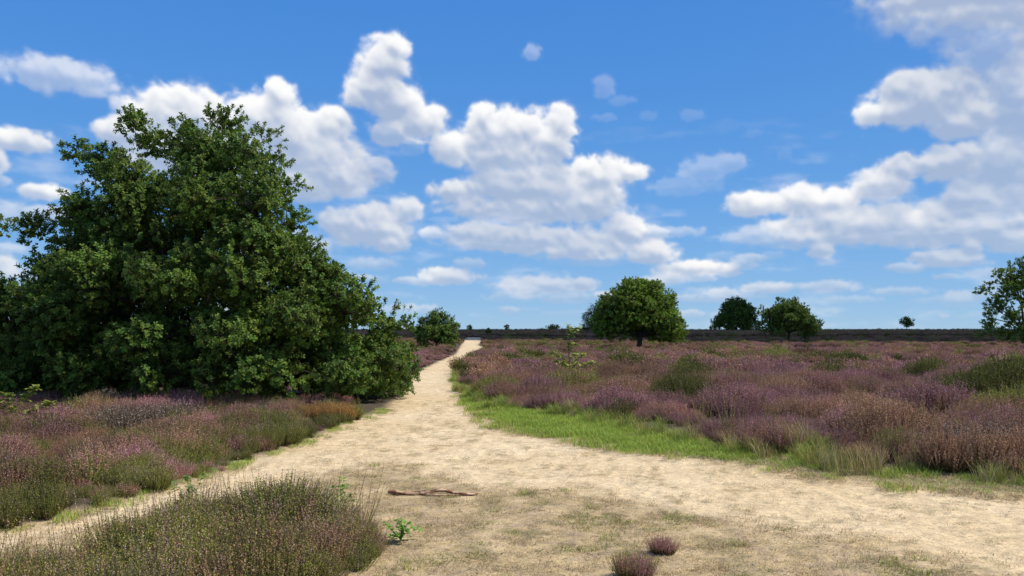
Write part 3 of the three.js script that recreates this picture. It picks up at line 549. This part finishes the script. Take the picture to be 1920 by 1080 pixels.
const roundSprays = [0, 1].map(() => spray({ leaves: 12, length: 0.24, size: 0.10, colors: OAKC, edge: PLAIN_EDGE }));
const birchSprays = [0, 1].map(() => spray({ leaves: 22, length: 0.6, size: 0.06, colors: [[0.045, 0.075, 0.028], [0.055, 0.085, 0.03]], edge: PLAIN_EDGE, droop: 0.3 }));
const BARK = [0.055, 0.044, 0.034], BARK2 = [0.08, 0.066, 0.052];
const V3 = (x, y, z) => new THREE.Vector3(x, y, z);
// lobes: [x, y, z, radius] from the foot of the tree; each lobe is a bough with many leafy ends
function tree({ name, label, category = 'tree', at, lobes, trunk = 0.18, fork = 1.0, lean = 0, sprays = oakSprays, size = 1, per = 15, clumps = 16, clumpR = 0.34, tint = [1, 1, 1], vary = 0.16, droop = 0, group, bark = [BARK, BARK2], stems = null, shell = 0.45, inset = 0, flat = 0.8, minY = 0.12 }) {
  const y0 = height(at[0], at[1]), root = thing(name, label, category, [at[0], y0 - 0.03, at[1]], group);
  const tb = new MB(), bb = new MB(), bags = sprays.map(() => []);
  const feet = stems ?? [[0, 0, trunk, lean]];
  const tops = feet.map(([fx, fz, r, ln]) => {
    const top = V3(fx + ln * fork, fork, fz);
    tb.tube([[fx, -0.1, fz, r * 1.45], [fx + ln * fork * 0.1, fork * 0.18, fz, r * 1.08], [fx + ln * fork * 0.5 + rr(-0.3, 0.3) * r, fork * 0.6, fz + rr(-0.3, 0.3) * r, r * 0.95], [top.x, top.y, top.z, r * 0.85]], bark[0], 9, bark[1]);
    return { top, r };
  });
  const widest = Math.max(...lobes.map((l) => l[3]));
  for (const [lx, ly, lz, R] of lobes) {
    const c = V3(lx, ly, lz), near = (list) => list.reduce((a, b) => a.top.distanceTo(c) < b.top.distanceTo(c) ? a : b);
    const bigger = R < widest * 0.5 ? lobes.filter((l) => l[3] > R * 1.25).map((l) => ({ top: V3(l[0], l[1], l[2]), r: 0.03 * l[3] })) : [];
    const { top, r: tr } = near(bigger.length ? bigger : tops);
    const len = top.distanceTo(c), r0 = Math.min(tr * 0.6, 0.02 + len * 0.018), mid = top.clone().lerp(c, 0.5).add(V3(rr(-0.06, 0.06) * len, 0.07 * len, rr(-0.06, 0.06) * len));
    bb.tube([[top.x, top.y - 0.05, top.z, r0], [mid.x, mid.y, mid.z, r0 * 0.7], [c.x, c.y, c.z, r0 * 0.4]], bark[0], 5, bark[1]);
    const n = Math.max(2, Math.round(clumps * Math.pow((R - inset * 0.5) / (clumpR * 3), 2)));
    for (let k = 0; k < n; k++) {
      const d = V3(rr(-1, 1), rr(-0.75, 1), rr(-1, 1)).normalize(), q = c.clone().addScaledVector(d, Math.max(R - inset, R * 0.3) * (shell + (1 - shell) * Math.pow(rnd(), 0.6)) * (d.y < 0 ? flat : 1));
      if (q.y < minY) q.y = minY + rnd() * 0.15;
      const from = c.clone().lerp(q, 0.1), m2 = from.clone().lerp(q, 0.55).add(V3(rr(-0.1, 0.1) * R, 0.05 * R, rr(-0.1, 0.1) * R));
      bb.tube([[from.x, from.y, from.z, r0 * 0.28], [m2.x, m2.y, m2.z, r0 * 0.17], [q.x, q.y, q.z, 0.006 * size]], bark[0], 4, bark[1]);
      const light = 1 + rr(-vary, vary), cr = clumpR * rr(0.7, 1.25);
      for (let s = 0; s < per; s++) {
        const e = V3(rr(-1, 1), rr(-0.7, 1), rr(-1, 1)); if (e.lengthSq() > 1.4) e.normalize();
        const p = q.clone().addScaledVector(e, cr); p.y = Math.max(p.y, 0.04);
        const dir = e.clone().addScaledVector(d, 0.7).add(V3(0, 0.35 - droop * 2, 0)).normalize(), sc = size * rr(0.75, 1.2);
        p.addScaledVector(dir, -0.12 * size);
        bags[Math.floor(rnd() * sprays.length)].push({ p: p.toArray(), s: sc, yaw: rr(0, 6.283), dir: dir.toArray(), tint: [tint[0] * light * rr(0.86, 1.16), tint[1] * light * rr(0.93, 1.07), tint[2] * light * rr(0.85, 1.15)] });
      }
    }
  }
  part('trunk', tb.geometry(true), barkMat, root);
  part('branches', bb.geometry(), barkMat, root);
  const crown = new THREE.Group(); crown.name = 'crown'; root.add(crown);
  bags.forEach((items, k) => copies('foliage', sprays[k], leafMat, items, crown));
  return root;
}
const dome = (n, w, h, base, r0, r1, depth = w) => { const l = []; for (let k = 0; k < n; k++) { const a = k * 2.399, t = (k + 0.5) / n, y = t, q = Math.sqrt(Math.max(0, 1 - y * y)) * (0.55 + 0.45 * rnd()); const r = rr(r0, r1); l.push([Math.cos(a) * q * (w / 2 - r * 0.7), base + r * 0.6 + y * (h - base - r * 1.4), Math.sin(a) * q * (depth / 2 - r * 0.7), r]); } return l; };

// the big oak by the path: broad, leafy to the ground
{
  const L = [[0.25, 6.12, 0.95], [-1.02, 6.44, 0.57], [-1.59, 6.88, 0.26], [-2.36, 5.93, 0.61], [1.27, 5.99, 0.79], [0.76, 6.75, 0.42], [-1.40, 5.35, 1.02], [0.00, 4.84, 1.27], [1.65, 4.84, 1.08], [2.48, 5.23, 0.42], [-2.74, 4.53, 0.83], [-3.82, 4.14, 0.51], [-4.58, 4.27, 0.30], [-1.62, 7.0, 0.14], [0.45, 7.05, 0.22], [1.0, 6.95, 0.2], [1.9, 6.5, 0.22], [2.15, 5.9, 0.22], [-2.95, 6.15, 0.2], [-0.3, 6.75, 0.3], [-2.55, 3.25, 1.34], [-0.64, 3.25, 1.46], [1.27, 3.32, 1.40], [2.74, 3.38, 0.95], [3.50, 3.25, 0.58], [-5.22, 1.98, 1.27], [-3.44, 1.85, 1.40], [-1.53, 1.6, 1.40], [0.64, 1.6, 1.46], [2.42, 1.79, 1.34], [3.69, 2.23, 0.92], [4.33, 1.85, 0.6], [4.94, 1.92, 0.27], [3.44, 0.95, 0.9], [4.3, 0.95, 0.66], [4.75, 0.9, 0.36], [1.65, 0.75, 0.83], [-0.13, 0.7, 0.75], [-1.72, 0.7, 0.75], [-3.69, 0.85, 0.83], [4.2, 0.45, 0.36], [2.6, 4.3, 0.55], [-1.75, 4.5, 0.95], [-3.25, 3.0, 0.85], [3.25, 2.75, 0.75], [-4.84, 0.85, 1.02], [2.9, 0.5, 0.5], [0.8, 0.5, 0.5]];
  const lobes = [], push = (x0, y, z, r) => { const x = (x0 > 0.5 && y > 2.8 ? 0.5 + (x0 - 0.5) * 0.9 : x0) - 0.34 * sstep(1.0, 2.8, y), k = (19.6 - z) / 19.6; lobes.push([(x - 7.55) * k + 7.55, Math.max((y - 1.7) * k + 1.7, 0.4), z, r * k]); };
  for (const [x, y, r] of L) {
    const reach = 3.9 * Math.sqrt(Math.max(0.05, 1 - (x / 5.6) ** 2)) * Math.sqrt(Math.max(0.04, 1 - (y / 7.6) ** 2));
    const big = r > 0.7;
    push(x, y, big ? reach * rr(0.25, 0.62) : rr(-0.3, 0.5), r);
    if (big) push(x * 0.9 + rr(-0.3, 0.3), y * 0.97, -reach * rr(0.25, 0.7), r * (y > 4 ? 0.7 : 0.9));
    if (y < 1 && x < 4) push(x + 0.3, 0.55, reach * 0.8, 0.6);
    if (y < 1) push(x * 0.95, 0.75, -reach * rr(0.3, 0.8), 0.95);
    if (r > 1.2) push(x, y + rr(-0.4, 0.4), reach * 0.85 - 0.3, r * 0.62);
  }
  push(-3.2, 0.8, -2.4, 1.0); push(-2.7, 0.7, 1.9, 0.75); push(-1.0, 0.6, 2.6, 0.7);
  tree({ name: 'oak_tree', label: 'large dark green oak, leafy down to the ground, left of the path', at: [-7.55, -19.6], lobes, stems: [[-0.5, 0, 0.20, -0.25], [0.1, 0.2, 0.24, 0.05], [0.7, -0.2, 0.17, 0.4], [-1.3, -0.3, 0.13, -0.6]], fork: 1.6, per: 18, clumps: 25, clumpR: 0.28, size: 0.76, vary: 0.26, shell: 0.4, inset: 0.17 });
}
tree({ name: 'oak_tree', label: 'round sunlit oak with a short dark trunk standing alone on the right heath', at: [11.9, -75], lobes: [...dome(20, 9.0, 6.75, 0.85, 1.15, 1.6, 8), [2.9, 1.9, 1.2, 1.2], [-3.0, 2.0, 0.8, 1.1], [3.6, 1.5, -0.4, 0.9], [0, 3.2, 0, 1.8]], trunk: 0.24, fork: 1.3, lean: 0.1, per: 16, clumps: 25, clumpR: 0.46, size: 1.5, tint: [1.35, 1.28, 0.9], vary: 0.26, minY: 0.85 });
tree({ name: 'oak_bush', label: 'dense round green bush beside the far end of the path', category: 'bush', at: [-8.3, -88], lobes: dome(16, 5.7, 3.75, 0.1, 0.8, 1.1, 5), trunk: 0.12, fork: 0.5, per: 14, clumps: 16, clumpR: 0.4, size: 1.4, tint: [1.0, 1.0, 1.0], vary: 0.2 });
tree({ name: 'oak_tree', label: 'wide shaded oak on a leaning trunk at the edge of the cloud shade', at: [38.4, -111], lobes: [...dome(18, 9.2, 6.1, 1.1, 1.1, 1.45, 7.5), [-3.3, 4.3, 0, 0.7], [3.6, 2.5, 0, 1.0], [0, 3, 0, 1.5]], trunk: 0.22, fork: 1.7, lean: 0.12, per: 14, clumps: 19, clumpR: 0.5, size: 1.7, vary: 0.2, minY: 1.0 });
tree({ name: 'oak_tree', label: 'tall dark oak on the skyline with a low bough to its left', at: [92.4, -328], lobes: [...dome(24, 18, 14, 0.5, 2.4, 3.2, 14), [-7.5, 3.5, 0, 2.6], [-9, 2.0, 0, 1.9], [-6.2, 5.2, 0, 2.2], [7, 2.6, 0, 2.2]], trunk: 0.55, fork: 3, per: 13, clumps: 20, clumpR: 0.9, size: 3.2, vary: 0.15, minY: 0.6 });
tree({ name: 'oak_tree', label: 'small lone round tree on a thin stem on the right skyline', at: [165, -333], lobes: dome(12, 6.6, 6.4, 1.6, 1.0, 1.5, 6), trunk: 0.16, fork: 2.2, per: 10, clumps: 13, clumpR: 0.7, size: 2.6, minY: 1.5 });
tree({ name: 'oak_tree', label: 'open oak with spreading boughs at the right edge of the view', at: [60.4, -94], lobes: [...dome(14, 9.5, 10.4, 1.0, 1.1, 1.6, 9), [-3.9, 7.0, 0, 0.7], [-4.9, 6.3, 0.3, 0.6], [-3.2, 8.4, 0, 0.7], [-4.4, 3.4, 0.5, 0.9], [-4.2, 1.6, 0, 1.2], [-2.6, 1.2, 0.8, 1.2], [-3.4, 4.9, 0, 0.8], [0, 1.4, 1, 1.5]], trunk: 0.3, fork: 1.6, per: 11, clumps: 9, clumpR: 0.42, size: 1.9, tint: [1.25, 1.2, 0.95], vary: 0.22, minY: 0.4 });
tree({ name: 'birch_tree', label: 'weeping grey green birch behind the round sunlit oak', at: [20.3, -198], lobes: [[0, 6.2, 0, 1.4], [-1.2, 5.0, 0.3, 1.3], [1.1, 5.2, -0.2, 1.3], [-1.9, 3.4, 0, 1.0], [1.6, 3.6, 0, 1.1], [0, 3.4, 0.5, 1.2], [0.6, 7.2, 0, 0.9], [-2.1, 2.4, 0, 0.7], [0.4, 2.2, 0.2, 0.8]], trunk: 0.15, fork: 3.2, sprays: birchSprays, per: 18, clumps: 16, clumpR: 0.55, size: 1.9, droop: 0.75, tint: [0.95, 0.95, 1.0], bark: [[0.3, 0.29, 0.27], [0.16, 0.15, 0.14]], minY: 1.2 });
// small far trees and bushes along the skyline
for (const [x, z, w, h, label, tint] of [
  [-25.0, -470, 5.2, 4.6, 'pale green little tree above the far end of the path', [1.3, 1.2, 0.9]],
  [-5.7, -195, 1.7, 2.3, 'small dark birch bush just right of the far path end', [0.9, 0.95, 0.9]],
  [-3.4, -480, 5.0, 4.8, 'little flat topped tree on the skyline right of the path', [1, 1, 1]],
  [7.6, -440, 1.8, 2.0, 'tiny bush on the skyline left of the sapling', [1, 1, 1]],
  [24.0, -470, 8.5, 4.0, 'low wide bush on the skyline behind the sapling', [0.95, 1, 0.9]],
  [108.5, -322, 5.0, 4.2, 'low rounded bush right of the tall skyline oak', [0.9, 0.9, 0.9]],
  [42.6, -116, 2.2, 2.9, 'grey green bush behind the right side of the shaded oak', [1.05, 1.1, 1.0]],
  [-62, -420, 9, 3.2, 'far low bush on the skyline left of the round bush', [0.9, 0.95, 0.95]],
]) tree({ name: 'skyline_bush', label, category: 'bush', group: 'small trees and bushes along the skyline', at: [x, z], lobes: dome(8, w, h, h * 0.12, w * 0.16, w * 0.24), trunk: 0.03 * h, fork: h * 0.3, per: 9, clumps: 10, clumpR: w * 0.09, size: Math.max(1, w * 0.38), tint, vary: 0.12 });

// ---------------------------------------------------------------- saplings and seedlings: stems whose leaves sit along the twigs
const YOUNG = [[0.33, 0.40, 0.08], [0.42, 0.48, 0.12], [0.27, 0.36, 0.07]], LIME = [[0.24, 0.30, 0.04], [0.30, 0.34, 0.05], [0.19, 0.27, 0.04]], CLOVER = [[0.16, 0.34, 0.04], [0.22, 0.42, 0.055], [0.13, 0.28, 0.045]];
function sapling({ name, label, category, at, twigs, colors, size, bark, stem = 0.012, every = 0.05, edge = OAK_EDGE, group, sit = 0 }) {
  const y0 = height(at[0], at[1]) + sit, root = thing(name, label, category, [at[0], y0 - 0.02, at[1]], group), sb = new MB(), lb = new MB(), d = V3(0, 0, 0), s = V3(0, 0, 0), o = V3(0, 0, 0);
  twigs.forEach((pts, k) => {
    const curve = new THREE.CatmullRomCurve3(pts.map((p) => V3(...p))), L = curve.getLength(), n = 7, r = k ? stem * 0.5 : stem, line = [];
    for (let i = 0; i <= n; i++) { const p = curve.getPoint(i / n); line.push([p.x, p.y, p.z, r * (1 - 0.75 * i / n)]); }
    sb.tube(line, bark, 5);
    for (let t = k ? 0.18 : 0.45; t <= 1; t += every / L * rr(0.5, 1.5)) for (let q = 0; q < (t > 0.85 ? 3 : 2); q++) {
      curve.getPoint(Math.min(t, 1), o); const a = rr(0, 6.283), e = rr(-0.3, 0.8);
      d.set(Math.cos(a), e, Math.sin(a)).normalize(); s.set(-Math.sin(a) + rr(-0.4, 0.4), rr(-0.4, 0.4), Math.cos(a)).cross(d).cross(d).normalize();
      leafInto(lb, o, d, s, size * rr(0.65, 1.2), size * rr(0.6, 0.8), colors[Math.floor(rnd() * colors.length)], edge);
    }
  });
  part('stem', sb.geometry(true), barkMat, root);
  const f = part('foliage', lb.geometry(), leafMat, root); f.userData.kind = 'stuff';
}
sapling({ name: 'oak_sapling', label: 'slender young oak sapling rising from the heather right of the path', category: 'sapling', at: [1.8, -25.5], colors: YOUNG, size: 0.15, stem: 0.018, bark: [0.12, 0.10, 0.07], every: 0.034, twigs: [
  [[0, 0, 0], [0.03, 0.6, 0], [0.0, 1.2, 0], [0.06, 1.6, 0.02], [-0.02, 1.95, 0]], [[0.04, 1.5, 0], [0.2, 1.65, 0.03], [0.36, 1.92, 0]], [[0.02, 1.15, 0], [0.15, 1.3, 0.05], [0.3, 1.32, 0.1]], [[0.02, 0.7, 0], [-0.25, 0.9, 0.1], [-0.62, 1.05, 0.1]], [[0.02, 0.6, 0], [0.3, 0.85, -0.1], [0.5, 1.0, 0]],
  [[0.02, 0.5, 0], [-0.2, 0.7, 0.15], [-0.45, 0.78, 0.2]], [[0.02, 0.45, 0], [0.4, 0.6, 0.1], [0.85, 0.8, 0.15]], [[0, 0.4, 0], [0.1, 0.6, 0.3], [0.25, 0.75, 0.45]], [[0.02, 0.8, 0], [0.18, 0.95, -0.1], [0.34, 0.98, -0.2]], [[0, 0.6, 0], [-0.15, 0.7, 0.2], [-0.2, 0.78, 0.4]]] });
sapling({ name: 'oak_sapling', label: 'yellow green oak sapling at the left edge before the big oak', category: 'sapling', at: [-7.95, -12.9], colors: LIME, size: 0.12, stem: 0.014, bark: [0.42, 0.30, 0.11], every: 0.022, twigs: [
  [[0, 0, 0], [-0.05, 0.4, 0.05], [-0.15, 0.75, 0.1]], [[-0.02, 0.25, 0], [0.3, 0.45, 0.1], [0.62, 0.6, 0.1]], [[0, 0.3, 0], [0.3, 0.36, 0.2], [0.7, 0.42, 0.2]], [[-0.05, 0.4, 0], [-0.3, 0.6, 0.2], [-0.5, 0.66, 0.2]], [[-0.05, 0.5, 0], [0.1, 0.7, -0.1], [0.2, 0.85, -0.1]], [[0, 0.15, 0], [-0.2, 0.3, 0.3], [-0.3, 0.35, 0.5]], [[0.1, 0.35, 0], [0.35, 0.3, 0.2], [0.5, 0.2, 0.3]]] });
const low = (n, r, h) => { const t = [[[0, 0, 0], [0.01, h * 0.6, 0], [0, h, 0.02]]]; for (let k = 0; k < n; k++) { const a = k * 2.4, q = r * rr(0.6, 1.1); t.push([[0, h * 0.2, 0], [Math.cos(a) * q * 0.5, h * rr(0.4, 0.8), Math.sin(a) * q * 0.5], [Math.cos(a) * q, h * rr(0.3, 1), Math.sin(a) * q]]); } return t; };
sapling({ name: 'leafy_seedling', label: 'bright green leafy seedling at the right tip of the foreground heather', category: 'seedling', at: [-0.90, -6.55], colors: CLOVER, size: 0.045, stem: 0.004, bark: [0.14, 0.2, 0.05], every: 0.02, edge: PLAIN_EDGE, twigs: low(8, 0.15, 0.2) });
sapling({ name: 'leafy_seedling', label: 'dark green seedling standing out against the side path', category: 'seedling', at: [-2.86, -7.1], colors: CLOVER.map((c) => [c[0] * 0.7, c[1] * 0.75, c[2] * 1.2]), size: 0.05, stem: 0.004, bark: [0.12, 0.14, 0.05], every: 0.03, edge: PLAIN_EDGE, twigs: low(6, 0.14, 0.46) });
sapling({ name: 'leafy_seedling', label: 'small light green seedling in the back edge of the foreground heather', category: 'seedling', at: [-1.55, -7.25], colors: CLOVER, size: 0.04, stem: 0.004, bark: [0.14, 0.2, 0.05], every: 0.03, edge: PLAIN_EDGE, twigs: low(6, 0.13, 0.42) });

// ---------------------------------------------------------------- single plants one can point at
function clumpThing(name, label, category, at, list) {
  const root = thing(name, label, category, [at[0], height(at[0], at[1]) - 0.02, at[1]]);
  const bag = {};
  for (const [x, z, s, kind, tint] of list) { const v = Math.floor(rnd() * 3); (bag[kind + v] ??= { kind, v, items: [] }).items.push({ p: [x, 0, z], s: typeof s === 'number' ? [s * 1.1, s, s * 1.1] : s, yaw: rr(0, 6.283), dir: [rr(-0.2, 0.2), 1, rr(-0.2, 0.2)], tint: tint ?? tintOf(0.1, 0.04) }); }
  for (const { kind, v, items } of Object.values(bag)) copies('shoots', heatherShapes[kind].near[v], plantMat, items, root);
}
const ring = (n, rx, rz, f) => Array.from({ length: n }, () => { const a = rr(0, 6.283), q = Math.sqrt(rnd()); return f(Math.cos(a) * q * rx, Math.sin(a) * q * rz, q); });
clumpThing('heather_tuft', 'small lone heather tuft on the sand, the farther of two', 'heather', [1.17, -6.2], ring(3, 0.06, 0.04, (x, z) => [x, z, [0.42, rr(0.32, 0.44), 0.42], rnd() < 0.45 ? 'green' : 'mixed']));
clumpThing('heather_tuft', 'heather tuft cut by the bottom edge of the picture', 'heather', [0.84, -5.6], ring(5, 0.1, 0.07, (x, z) => [x, z, [0.5, rr(0.38, 0.52), 0.5], rnd() < 0.5 ? 'green' : 'mixed']));
clumpThing('rusty_shrub', 'rust orange heather clump at the oak foot by the path edge', 'shrub', [-3.45, -15.3], ring(12, 0.45, 0.35, (x, z) => [x, z, rr(0.7, 1.0), 'rusty']));
clumpThing('dead_heather', 'bleached grey dead heather in the strip before the oak', 'heather', [-6.3, -13.4], ring(22, 1.0, 0.55, (x, z) => [x, z, [1.7, 1.35, 1.7], 'dead']));
clumpThing('dead_heather', 'bleached grey dead heather at the right beside the verge', 'heather', [6.0, -10.4], ring(18, 0.55, 0.3, (x, z) => [x, z, [1.5, 1.3, 1.5], 'dead']));
clumpThing('green_shrub', 'dark olive green shrub among the heather at the right edge', 'shrub', [10.3, -16.6], ring(60, 1.5, 0.8, (x, z, q) => [x, z, 3.0 - 1.1 * q, 'green', [0.55 * rr(0.85, 1.1), 0.55, 0.5]]));
{
  const spots = [[4.05, -11.25, 'tall straw coloured grass tussock in front of the right heather', 1.1], [1.1, -16.3, 'pale grass tussock on the verge below the sapling', 0.9], [6.4, -9.7, 'reddish dry grass tussock at the right beside the grey dead heather', 0.9]];
  for (const [x, z, label, s] of spots) {
    const root = thing('grass_tussock', label, 'grass', [x, height(x, z) - 0.01, z], 'tall grass tussocks along the verge');
    copies('blades', strawTufts[0], plantMat, ring(7, 0.2, 0.14, (a, b) => ({ p: [a, 0, b], s: s * rr(0.8, 1.15), yaw: rr(0, 6.283), tint: label.startsWith('reddish') ? [1.05, 0.7, 0.5] : tintOf(0.1, 0.04) })), root);
    copies('blades', longTufts[0], plantMat, ring(6, 0.3, 0.2, (a, b) => ({ p: [a, 0, b], s: s * rr(0.7, 1), yaw: rr(0, 6.283), tint: tintOf(0.1, 0.04) })), root);
  }
}

// ---------------------------------------------------------------- fallen branch on the sand
{
  const y = height(-0.85, -8.4), root = thing('fallen_branch', 'short barkless brown and cream branch lying on the sand', 'branch', [-0.85, y - 0.012, -8.41]);
  const brown = [0.26, 0.12, 0.06], cream = [0.60, 0.44, 0.28], dark = [0.09, 0.055, 0.038];
  const limb = (pts, r) => {                             // bark partly fallen off in patches
    const mb = new MB(), curve = new THREE.CatmullRomCurve3(pts.map((p) => V3(...p))), n = 46, sides = 9; let prev = null;
    for (let k = 0; k <= n; k++) {
      const u = k / n, p = curve.getPoint(u), t = curve.getTangent(u), a = V3(0, 1, 0).cross(t).normalize(), b = t.clone().cross(a), R = r * (1 - 0.55 * u) * (1 + 0.22 * noise(u * 14 + r * 900, 2)) * (k === n ? 0.3 : 1), ringv = [];
      for (let s = 0; s < sides; s++) { const A = s / sides * 6.283, q = noise(u * 9 + 3 + r * 500, s * 0.55) + 0.5 * noise(u * 30, s * 1.3), c = q > 0.05 ? cream : q > -0.25 ? brown : dark, w = R * (1 + (q > 0.12 ? -0.08 : 0.06)); ringv.push(mb.v(p.x + (a.x * Math.cos(A) + b.x * Math.sin(A)) * w, p.y + (a.y * Math.cos(A) + b.y * Math.sin(A)) * w, p.z + (a.z * Math.cos(A) + b.z * Math.sin(A)) * w, c)); }
      if (prev) for (let s = 0; s < sides; s++) mb.quad(prev[s], prev[(s + 1) % sides], ringv[(s + 1) % sides], ringv[s]);
      else { const m = mb.v(p.x, p.y, p.z, cream); for (let s = 0; s < sides; s++) mb.tri(m, ringv[(s + 1) % sides], ringv[s]); }
      prev = ringv;
    }
    return mb.geometry(true);
  };
  part('stem', limb([[-0.44, 0.045, -0.01], [-0.25, 0.03, 0.015], [-0.05, 0.04, 0], [0.12, 0.06, 0.0], [0.28, 0.035, 0.03], [0.42, 0.03, 0.06], [0.50, 0.03, 0.03]], 0.024), barkMat, root);
  part('side_twig', limb([[-0.10, 0.03, 0.02], [0.05, 0.02, 0.055], [0.2, 0.02, 0.06], [0.3, 0.025, 0.05]], 0.013), barkMat, root);
}

scene.traverse((o) => { if (o.isMesh) { o.castShadow = true; o.receiveShadow = true; } });
renderer.render(scene, camera);
